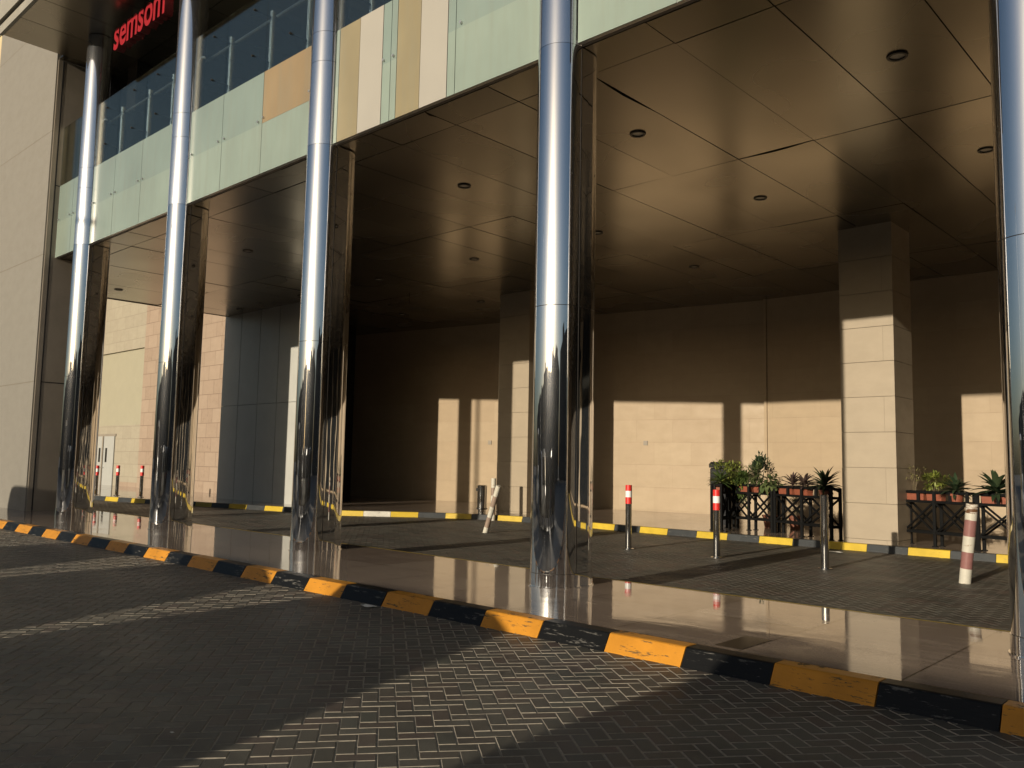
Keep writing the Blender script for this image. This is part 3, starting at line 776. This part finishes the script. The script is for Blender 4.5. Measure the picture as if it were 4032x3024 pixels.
t = thing('ash_bin', 'cylindrical steel bin standing on the kerb beside the leaning post', 'bin', (-18.25, 18.42, .1))
z0 = ptz(-18.25, 18.42)
mk('body', MB().lathe((-18.25, 18.42, z0), [(.12, 0), (.12, .09), (.155, .1), (.16, .12), (.16, .13)], 32).lathe((-18.25, 18.42, z0), [(.145, .13), (.145, .80), (.13, .81), (.13, .78), (0, .78)], 32), M['bollard_steel'], t)
mk('opening', MB().obox((-18.25 - .11, 18.42 - .09, z0 + .68), (.64, -.77, 0), (.77, .64, 0), (0, 0, 1), .06, .04, .045), M['dark'], t)
mk('foot_ring', MB().lathe((-18.25, 18.42, z0), [(.162, .085), (.165, .1), (.162, .12)], 32), M['black_plastic'], t)

t = thing('waste_bin', 'tall black waste bin behind the leafy left end of the planter railing', 'bin', (-11.4, 20.75, .1))
z0 = ptz(-11.4, 20.75)
b = MB(); b.box(-11.68, -11.12, 20.5, 21.0, z0, z0 + 1.5, 0, .03); mk('body', b, M['black_plastic'], t)
b = MB(); b.box(-11.71, -11.09, 20.46, 21.03, z0 + 1.505, z0 + 1.66, 0, .06); mk('lid', b, M['black_plastic'], t)

# ------------------------------------------------------------------ planter railings
def railing(p, q, label, nb=2, depth=.24, h=1.12):
    """double frame of crossed bars from p to q (ground points) holding planters between its top rails"""
    P_, Q_ = Vector((p[0], p[1], 0)), Vector((q[0], q[1], 0)); d_ = (Q_ - P_); L = d_.length; d_.normalize(); nn = Vector((-d_.y, d_.x, 0))
    mid = (P_ + Q_) / 2; zg = ptz(mid.x, mid.y)
    t = thing('planter_railing', label, 'planter railing', (mid.x, mid.y, zg), 'black planter railings')
    up = Vector((0, 0, 1))
    fr = MB(); cr = MB(); w_ = .058
    def at(s, o, z): return P_ + d_ * s + nn * o + up * (zg + z)
    for o in (0, depth):
        for k in range(nb + 1):
            s = L * k / nb; fr.bar(at(s, o, 0), at(s, o, h), w_)
            fr.box(*(at(s, o, 0).x - .05, at(s, o, 0).x + .05), *(at(s, o, 0).y - .05, at(s, o, 0).y + .05), zg, zg + .012)
        for z in (h - .02, h - .215, .28):
            fr.bar(at(w_ / 2, o, z), at(L - w_ / 2, o, z), w_ * .9)
        for k in range(nb):
            s0, s1 = L * k / nb + w_ / 2, L * (k + 1) / nb - w_ / 2
            fr.bar(at((s0 + s1) / 2, o, h - .195), at((s0 + s1) / 2, o, h - .04), w_)
            cr.bar(at(s0, o + .004, .30), at(s1, o + .004, h - .235), w_ * .7, w_ * .55); cr.bar(at(s1, o - .004, .30), at(s0, o - .004, h - .235), w_ * .7, w_ * .55)
    for s in (0, L):
        for z in (h - .02, h - .215, .28): fr.bar(at(s, w_ / 2, z), at(s, depth - w_ / 2, z), w_ * .9)
    mk('frame', fr, M['black_metal'], t); mk('cross_bars', cr, M['black_metal'], t)
    return dict(P=P_, d=d_, n=nn, L=L, z=zg, h=h, depth=depth, nb=nb)
def trough(R_, s0, s1, label):
    """tapered rectangular trough hanging between the top rails"""
    c = R_['P'] + R_['d'] * ((s0 + s1) / 2) + R_['n'] * (R_['depth'] / 2); zt = R_['z'] + R_['h'] - .012; zb_ = zt - .19
    t = thing('planter_trough', label, 'planter', (c.x, c.y, zb_), 'terracotta troughs in the railings')
    hl = (s1 - s0) / 2; hd = R_['depth'] / 2 - .03
    b = MB()
    def ring(kl, kd, z): return [c + R_['d'] * (sx * hl * kl) + R_['n'] * (sy * hd * kd) + Vector((0, 0, z)) for sx, sy in ((-1, -1), (1, -1), (1, 1), (-1, 1))]
    rs = [ring(.93, .8, zb_), ring(.985, .95, zt - .035), ring(1, 1, zt - .033), ring(1, 1, zt), ring(.97, .9, zt), ring(.95, .85, zt - .05)]
    v = [p for r in rs for p in r]; f = [(3, 2, 1, 0)]
    for k in range(len(rs) - 1):
        for i in range(4): f.append((k * 4 + i, k * 4 + (i + 1) % 4, k * 4 + 4 + (i + 1) % 4, k * 4 + 4 + i))
    b.add(v, f); mk('pot', b, M['terracotta'], t)
    mk('soil', MB().add(ring(.955, .87, zt - .03), [(0, 1, 2, 3)]), M['soil'], t)
    return c, zt
def roundpot(c, zt, label, rt=.14, h=.22, mat='terracotta_dark'):
    t = thing('plant_pot', label, 'plant pot', (c.x, c.y, zt - h), 'round terracotta pots')
    mk('pot', MB().lathe((c.x, c.y, zt), [(0, -h), (rt * .68, -h), (rt * .9, -.045), (rt, -.045), (rt, 0), (rt * .9, 0), (rt * .86, -.04)], 24), M[mat], t)
    mk('soil', MB().lathe((c.x, c.y, zt), [(0, -.025), (rt * .88, -.025)], 20), M['soil'], t)

def leaf(b, base, dirv, L, wd, droop, fold=.25, nseg=5, mi=0):
    base = Vector(base); dirv = Vector(dirv).normalized(); side = dirv.cross(Vector((0, 0, 1)))
    if side.length < 1e-3: side = Vector((1, 0, 0))
    side.normalize(); pts = []; p = base.copy(); d_ = dirv.copy(); vs = []
    for k in range(nseg + 1):
        f = k / nseg; ww = wd * (math.sin(PI * min(1, .12 + f * .88)) ** .8) * (1 if f < 1 else 0)
        nrm_ = side.cross(d_).normalized()
        vs += [p - side * ww / 2 + nrm_ * ww * fold, p, p + side * ww / 2 + nrm_ * ww * fold]
        d_ = (d_ + Vector((0, 0, -droop / nseg))).normalized(); p = p + d_ * (L / nseg)
    fs = []
    for k in range(nseg): a = k * 3; fs += [(a, a + 1, a + 4, a + 3), (a + 1, a + 2, a + 5, a + 4)]
    b.add(vs, fs, mi, True)
def rosette(c, n, L, wd, mat, label, cat='plant', tilt=(.25, 1.2), droop=.7, group=None, seed=0):
    rnd = random.Random(seed); t = thing('rosette_plant', label, cat, c, group); b = MB()
    for i in range(n):
        a = i * 2.4 + rnd.uniform(-.3, .3); el = tilt[0] + (tilt[1] - tilt[0]) * (i / n) + rnd.uniform(-.15, .15)
        l = L * rnd.uniform(.75, 1.1)
        leaf(b, (c[0], c[1], c[2] + .02 + .1 * i / n), (math.cos(a) * math.cos(el), math.sin(a) * math.cos(el), math.sin(el)), l, wd * rnd.uniform(.8, 1.15), droop * rnd.uniform(.5, 1.3))
    mk('leaves', b, M[mat], t)
    b = MB(); b.tube(c, (c[0], c[1], c[2] + .14), .018, 8); mk('stem', b, M['stem'], t)
    return t
def bush(c, rx, rz, n, ls, mat, label, stemh=.0, seed=0, name='leafy_shrub', stems=7, hang=0.):
    rnd = random.Random(seed); t = thing(name, label, 'plant', c); b = MB(); sb = MB()
    cen = Vector((c[0], c[1], c[2] + stemh + rz))
    cl = [cen + Vector((rnd.gauss(0, .45) * rx, rnd.gauss(0, .45) * rx, rnd.uniform(-.8, .8) * rz)) for _ in range(9)]
    for i in range(n):
        q = rnd.choice(cl); o = Vector((rnd.gauss(0, 1), rnd.gauss(0, 1), rnd.gauss(0, 1))).normalized() * rnd.random() ** .5
        p = q + Vector((o.x * rx * .5, o.y * rx * .5, o.z * rz * .5 - hang * rnd.random() ** 2))
        dd = (p - cen).normalized() + Vector((rnd.uniform(-.7, .7), rnd.uniform(-.7, .7), rnd.uniform(-.2, .8)))
        leaf(b, p, dd, ls * rnd.uniform(.6, 1.3), ls * rnd.uniform(.3, .5), .6, .15, 3)
    for i in range(stems):
        q = rnd.choice(cl); sb.tube((c[0] + rnd.uniform(-.03, .03), c[1] + rnd.uniform(-.03, .03), c[2]), q, .006, 6, 0, .003)
    mk('leaves', b, M[mat], t); mk('stems', sb, M['stem'], t); return t

RA = railing((-7.36, 18.52), (-9.10, 19.45), 'black planter railing left of the stone pillar, with crossed bars')
RB = railing((-9.22, 19.46), (-10.62, 19.86), 'black planter railing behind the second banded bollard, middle section of the planter group')
RC = railing((-10.74, 19.80), (-10.60, 18.72), 'black planter railing end section under the big leafy bush')
RD = railing((-4.76, 18.72), (-6.10, 19.12), 'black planter railing right of the stone pillar, behind the leaning post')
RE = railing((-3.10, 18.46), (-4.60, 18.70), 'black planter railing cut off by the chrome column at the right edge')
def on(R_, s, z=None): 
    c = R_['P'] + R_['d'] * s + R_['n'] * (R_['depth'] / 2); return (c.x, c.y, R_['z'] + R_['h'] - .03)
trough(RA, .42 * RA['L'], .66 * RA['L'], 'terracotta trough under the purple sword-leaf plant')
trough(RA, .70 * RA['L'], .96 * RA['L'], 'terracotta trough at the left end of the railing beside the pillar')
cc = RA['P'] + RA['d'] * .34 + RA['n'] * .12; roundpot(cc, RA['z'] + RA['h'] - .03, 'round terracotta pot in the railing next to the stone pillar')
trough(RB, .04, .62, 'terracotta trough under the broad-leaved plant')
trough(RB, .72, 1.38, 'terracotta trough at the bushy end of the planter group')
trough(RC, .12, .95, 'terracotta trough in the end section under the bush')
trough(RD, .68 * RD['L'], .97 * RD['L'], 'terracotta trough under the thin twiggy plant')
trough(RD, .40 * RD['L'], .64 * RD['L'], 'terracotta trough under the small round bush')
cc = RD['P'] + RD['d'] * .30 + RD['n'] * .12; roundpot(cc, RD['z'] + RD['h'] - .03, 'round terracotta pot behind the leaning post', .15, .22, 'terracotta')
trough(RE, .62 * RE['L'], .97 * RE['L'], 'terracotta trough under the large rosette beside the right chrome column')
trough(RE, .1, .5, 'terracotta trough mostly hidden by the right chrome column')

rosette(on(RA, .34), 52, .44, .08, 'leaf_dark', 'big dark rosette plant beside the stone pillar', tilt=(-.05, 1.25), seed=1)
rosette(on(RA, .52 * RA['L']), 34, .38, .065, 'leaf_purple', 'purple tinged sword-leaf plant in the middle of the railing', tilt=(.3, 1.1), seed=2)
rosette(on(RA, .74 * RA['L']), 28, .34, .06, 'leaf_purple', 'small purple sword-leaf plant left of the larger purple one', tilt=(.3, 1.2), seed=3)
bush(on(RB, .18), .34, .15, 150, .18, 'leaf_broad', 'broad-leaved trailing plant over the railing joint', seed=4, name='broad_leaved_plant', hang=.25)
bush(on(RB, .62), .17, .24, 240, .085, 'leaf_broad', 'tall thin shrub rising above the planter group', .06, seed=5, stems=9)
bush(on(RB, .95), .26, .17, 420, .10, 'leaf_green', 'low green shrub left of the tall thin one', seed=6)
bush((on(RC, .30)[0], on(RC, .30)[1], on(RC, .3)[2]), .44, .27, 1200, .09, 'leaf_lime', 'large bright bushy fern at the left end of the planters', seed=7, name='bushy_fern')
rosette((on(RC, .85)[0], on(RC, .85)[1], on(RC, .85)[2] + .02), 40, .42, .05, 'leaf_green', 'grey-green spiky rosette below the bushy fern', tilt=(.05, 1.0), seed=8)
bush((-10.3, 19.72, RB['z'] + .92), .28, .31, 900, .085, 'leaf_green', 'fern cascading down the front of the railing', seed=9, name='hanging_fern', hang=.4)
bush((-10.05, 20.15, RB['z'] + .8), .24, .46, 900, .095, 'leaf_dark', 'dark upright shrub behind the hanging fern', .1, seed=10)
bush(on(RD, .86 * RD['L']), .16, .14, 110, .055, 'leaf_dry', 'thin twiggy plant with few yellowish leaves', .27, seed=11, stems=14, name='twiggy_plant')
bush(on(RD, .53 * RD['L']), .22, .16, 520, .08, 'leaf_lime', 'small round lime green bush in the shaded railing', .1, seed=12, stems=9)
rosette(on(RD, .30), 42, .36, .07, 'leaf_dark', 'dark rosette plant behind the top of the leaning post', tilt=(-.05, 1.1), seed=13)
rosette(on(RE, .80 * RE['L']), 50, .50, .10, 'leaf_dark', 'largest dark rosette, beside the chrome column at the right edge', tilt=(-.05, 1.2), seed=14)
for i, (x, y, lb, pl) in enumerate(((-10.05, 20.7, 'terracotta pot on the floor behind the bushy railing', 'thin plant in the floor pot behind the bushy railing'), (-9.45, 20.9, 'terracotta pot on the floor behind the broad-leaved plant', 'thin plant in the floor pot behind the broad-leaved plant'))):
    z0 = ptz(x, y); roundpot(Vector((x, y, 0)), z0 + .32, lb, .2, .32)
    bush((x, y, z0 + .3), .14, .16, 110, .07, 'leaf_green', pl, .12, seed=20 + i)

# litter
def litter(x, y, z, s, label, seed):
    rnd = random.Random(seed); b = MB(); n = 4; vs = [(x + s * (i / n - .5) * 1.6, y + s * (j / n - .5), z + .006 + rnd.uniform(0, .025) * s * 4) for j in range(n + 1) for i in range(n + 1)]
    b.add(vs, [(j * (n + 1) + i, j * (n + 1) + i + 1, (j + 1) * (n + 1) + i + 1, (j + 1) * (n + 1) + i) for j in range(n) for i in range(n)])
    tag(mk('paper_scrap', b, M['paper'], None, (x, y, z)), label, 'litter')
litter(-6.95, 17.2, dz(-6.95, 17.2) + .004, .16, 'white paper scrap at the foot of the inner kerb', 1)
litter(-7.6, 5.93, .004, .11, 'crumpled white scrap against the black kerb block', 2)
litter(-4.88, 2.41, .004, .018, 'tiny white scrap on the shaded road in the foreground', 3)

# ------------------------------------------------------------------ behind the viewer: parked vehicles, lamp post, buildings (they cast the shadows and fill the reflections)
def minivan(name, label, x0, x1, roof, paint, y0=-2.6, wdt=1.9, cat='car'):
    L = x1 - x0; t = thing(name, label, cat, ((x0 + x1) / 2, y0 - wdt / 2, 0), 'vehicles parked behind the viewer')
    prof = [(x0 + .02, .32), (x0, .62), (x0 + .06, 1.05), (x0 + .10, roof - .22), (x0 + .22, roof - .06), (x0 + .5, roof), (x1 - 1.75, roof), (x1 - 1.38, roof - .08), (x1 - 1.18, roof - .2), (x1 - .22, 1.02), (x1 - .06, .84), (x1, .62), (x1 - .02, .32)]
    yc = y0 - wdt / 2; b = MB(); n = len(prof); rings = []
    for f in (-1, -.94, .94, 1):
        rr = []
        for x, z in prof:
            tum = 0. if z < 1.0 else .16 * (z - 1.0) / (roof - 1.0)
            ins = .05 if abs(f) == 1 else 0
            cxm = (x0 + x1) / 2
            rr.append((x + (cxm - x) * ins * .4, yc + f * (wdt / 2) - math.copysign(tum, f), z - (ins if z > .5 else -ins)))
        rings.append(rr)
    v = [p for r in rings for p in r]
    f = [(k * n + i, k * n + (i + 1) % n, (k + 1) * n + (i + 1) % n, (k + 1) * n + i) for k in range(3) for i in range(n)]
    f += [tuple(range(n - 1, -1, -1)), tuple(range(3 * n, 4 * n))]
    b.add(v, f, 0, False); mk('body', b, M[paint], t)
    for s_ in (-1, 1):
        b = MB(); ys = yc + s_ * (wdt / 2 + .004)
        def tm(z): return ys - s_ * (.16 * (z - 1.0) / (roof - 1.0)) 
        za, zc = 1.1, roof - .2
        for xa, xb, xc, xd in ((x0 + .3, x0 + L * .36, x0 + L * .36, x0 + .34), (x0 + L * .39, x1 - .62, x1 - 1.42, x0 + L * .39)):
            b.quad((xa, tm(za), za), (xb, tm(za), za), (xc, tm(zc), zc), (xd, tm(zc), zc))
        mk('side_window', b, M['car_glass'], t)
    b = MB(); fx = .008; b.quad((x1 - .27 + fx, yc - wdt / 2 + .14, 1.06), (x1 - .27 + fx, yc + wdt / 2 - .14, 1.06), (x1 - 1.14 + fx, yc + wdt / 2 - .28, roof - .22), (x1 - 1.14 + fx, yc - wdt / 2 + .28, roof - .22)); mk('windscreen', b, M['car_glass'], t)
    for s_ in (-1, 1):
        for wx in (x0 + .75, x1 - .8):
            yw = yc + s_ * (wdt / 2 - .1); b = MB(); b.tube((wx, yw - .11, .33), (wx, yw + .125 * (1 if s_ > 0 else .88), .33), .33, 24); wl = mk('wheel', b, M['rubber'], t)
            b = MB(); b.tube((wx, yw + s_ * .1, .33), (wx, yw + s_ * .135, .33), .2, 20); mk('rim', b, M['brushed'], wl)
        b = MB(); b.box(x1 - .06, x1 + .006, yc + s_ * (wdt / 2 - .35) - .14, yc + s_ * (wdt / 2 - .35) + .14, .66, .8); mk('headlight', b, M['lamp_lens'], t)
        b = MB(); b.box(x0 - .006, x0 + .06, yc + s_ * (wdt / 2 - .25) - .1, yc + s_ * (wdt / 2 - .25) + .1, .75, 1.0); mk('tail_light', b, M['tail_lens'], t)
    return t
OFF = .19   # shadow coordinate u to x at the vehicles' near side
minivan('parked_van', 'dark minivan parked behind the viewer, right of the sunlit strip of road', -3.08 + OFF, 1.4, 2.02, 'car_dark')
minivan('parked_van', 'grey minivan parked behind the viewer, left of the sunlit strip of road', -8.15 + OFF, -4.02 + OFF, 1.98, 'car_grey')
minivan('parked_van', 'white minivan parked second from the sunlit strip', -12.15 + OFF, -8.25 + OFF, 2.0, 'car_white')
minivan('parked_van', 'dark minivan parked third from the sunlit strip', -16.3 + OFF, -12.45 + OFF, 1.98, 'car_dark')
minivan('delivery_van', 'tall white delivery van opposite the pale pylon', -25.1 + OFF, -20.7 + OFF, 2.85, 'car_white', -2.6, 2.0, 'van')
t = thing('street_lamp', 'tall steel lamp post across the road behind the parked vehicles', 'street lamp', (-20.5, -8.2, 0))
mk('pole', MB().lathe((-20.5, -8.2, 0), [(.2, 0), (.2, .4), (.10, .45), (.07, 10.6)], 16), M['brushed'], t)
mk('lamp_head', MB().box(-21.6, -20.4, -8.32, -8.08, 10.6, 10.72, 0, .03), M['brushed'], t)
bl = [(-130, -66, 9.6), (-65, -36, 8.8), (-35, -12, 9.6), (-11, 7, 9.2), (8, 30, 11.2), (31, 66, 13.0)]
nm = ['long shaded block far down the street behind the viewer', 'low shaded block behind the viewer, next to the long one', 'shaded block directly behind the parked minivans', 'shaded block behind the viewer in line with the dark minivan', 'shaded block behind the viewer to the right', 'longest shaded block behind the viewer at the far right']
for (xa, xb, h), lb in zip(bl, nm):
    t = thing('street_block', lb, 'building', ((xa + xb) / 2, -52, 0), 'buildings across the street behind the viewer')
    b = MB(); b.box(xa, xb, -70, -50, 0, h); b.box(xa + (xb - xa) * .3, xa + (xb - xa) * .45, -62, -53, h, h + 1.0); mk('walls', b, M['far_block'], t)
    b = MB()
    for zz in range(int(h // 3.2)):
        x = xa + 1.5
        while x < xb - 2: b.box(x, x + 1.3, -50.0, -49.97, 1.2 + zz * 3.2, 2.8 + zz * 3.2); x += 3.
    mk('window_row', b, M['car_glass'], t)
t = thing('street_block', 'tall shaded block closing the street at the far right, out of frame', 'building', (75, -15, 0), 'buildings across the street behind the viewer')
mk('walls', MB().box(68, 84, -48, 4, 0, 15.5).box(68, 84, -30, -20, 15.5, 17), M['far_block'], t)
def cypress(x, y, h, r, label, seed):
    rnd = random.Random(seed); t = thing('cypress_tree', label, 'tree', (x, y, 0), 'cypress trees across the street'); b = MB()
    mk('trunk', MB().tube((x, y, 0), (x, y, h * .8), .16, 10, 0, .04), M['bark'], t)
    for i in range(1500):
        f = rnd.random(); a = rnd.random() * 2 * PI; rr = r * (1 - f) ** .7 * math.sqrt(rnd.uniform(.25, 1)); p_ = (x + rr * math.cos(a), y + rr * math.sin(a), 1.0 + f * (h - 1))
        leaf(b, p_, (math.cos(a) * .5, math.sin(a) * .5, 1), .55, .2, .1, .2, 2)
    mk('crown', b, M['leaf_dark'], t)
cypress(27, -40, 11.0, 1.3, 'pointed cypress across the street, nearest the line of the road', 1)
cypress(30.5, -41, 10.2, 1.2, 'shorter pointed cypress beside the tall one', 2)
cypress(34, -39, 11.6, 1.3, 'tallest pointed cypress across the street', 3)
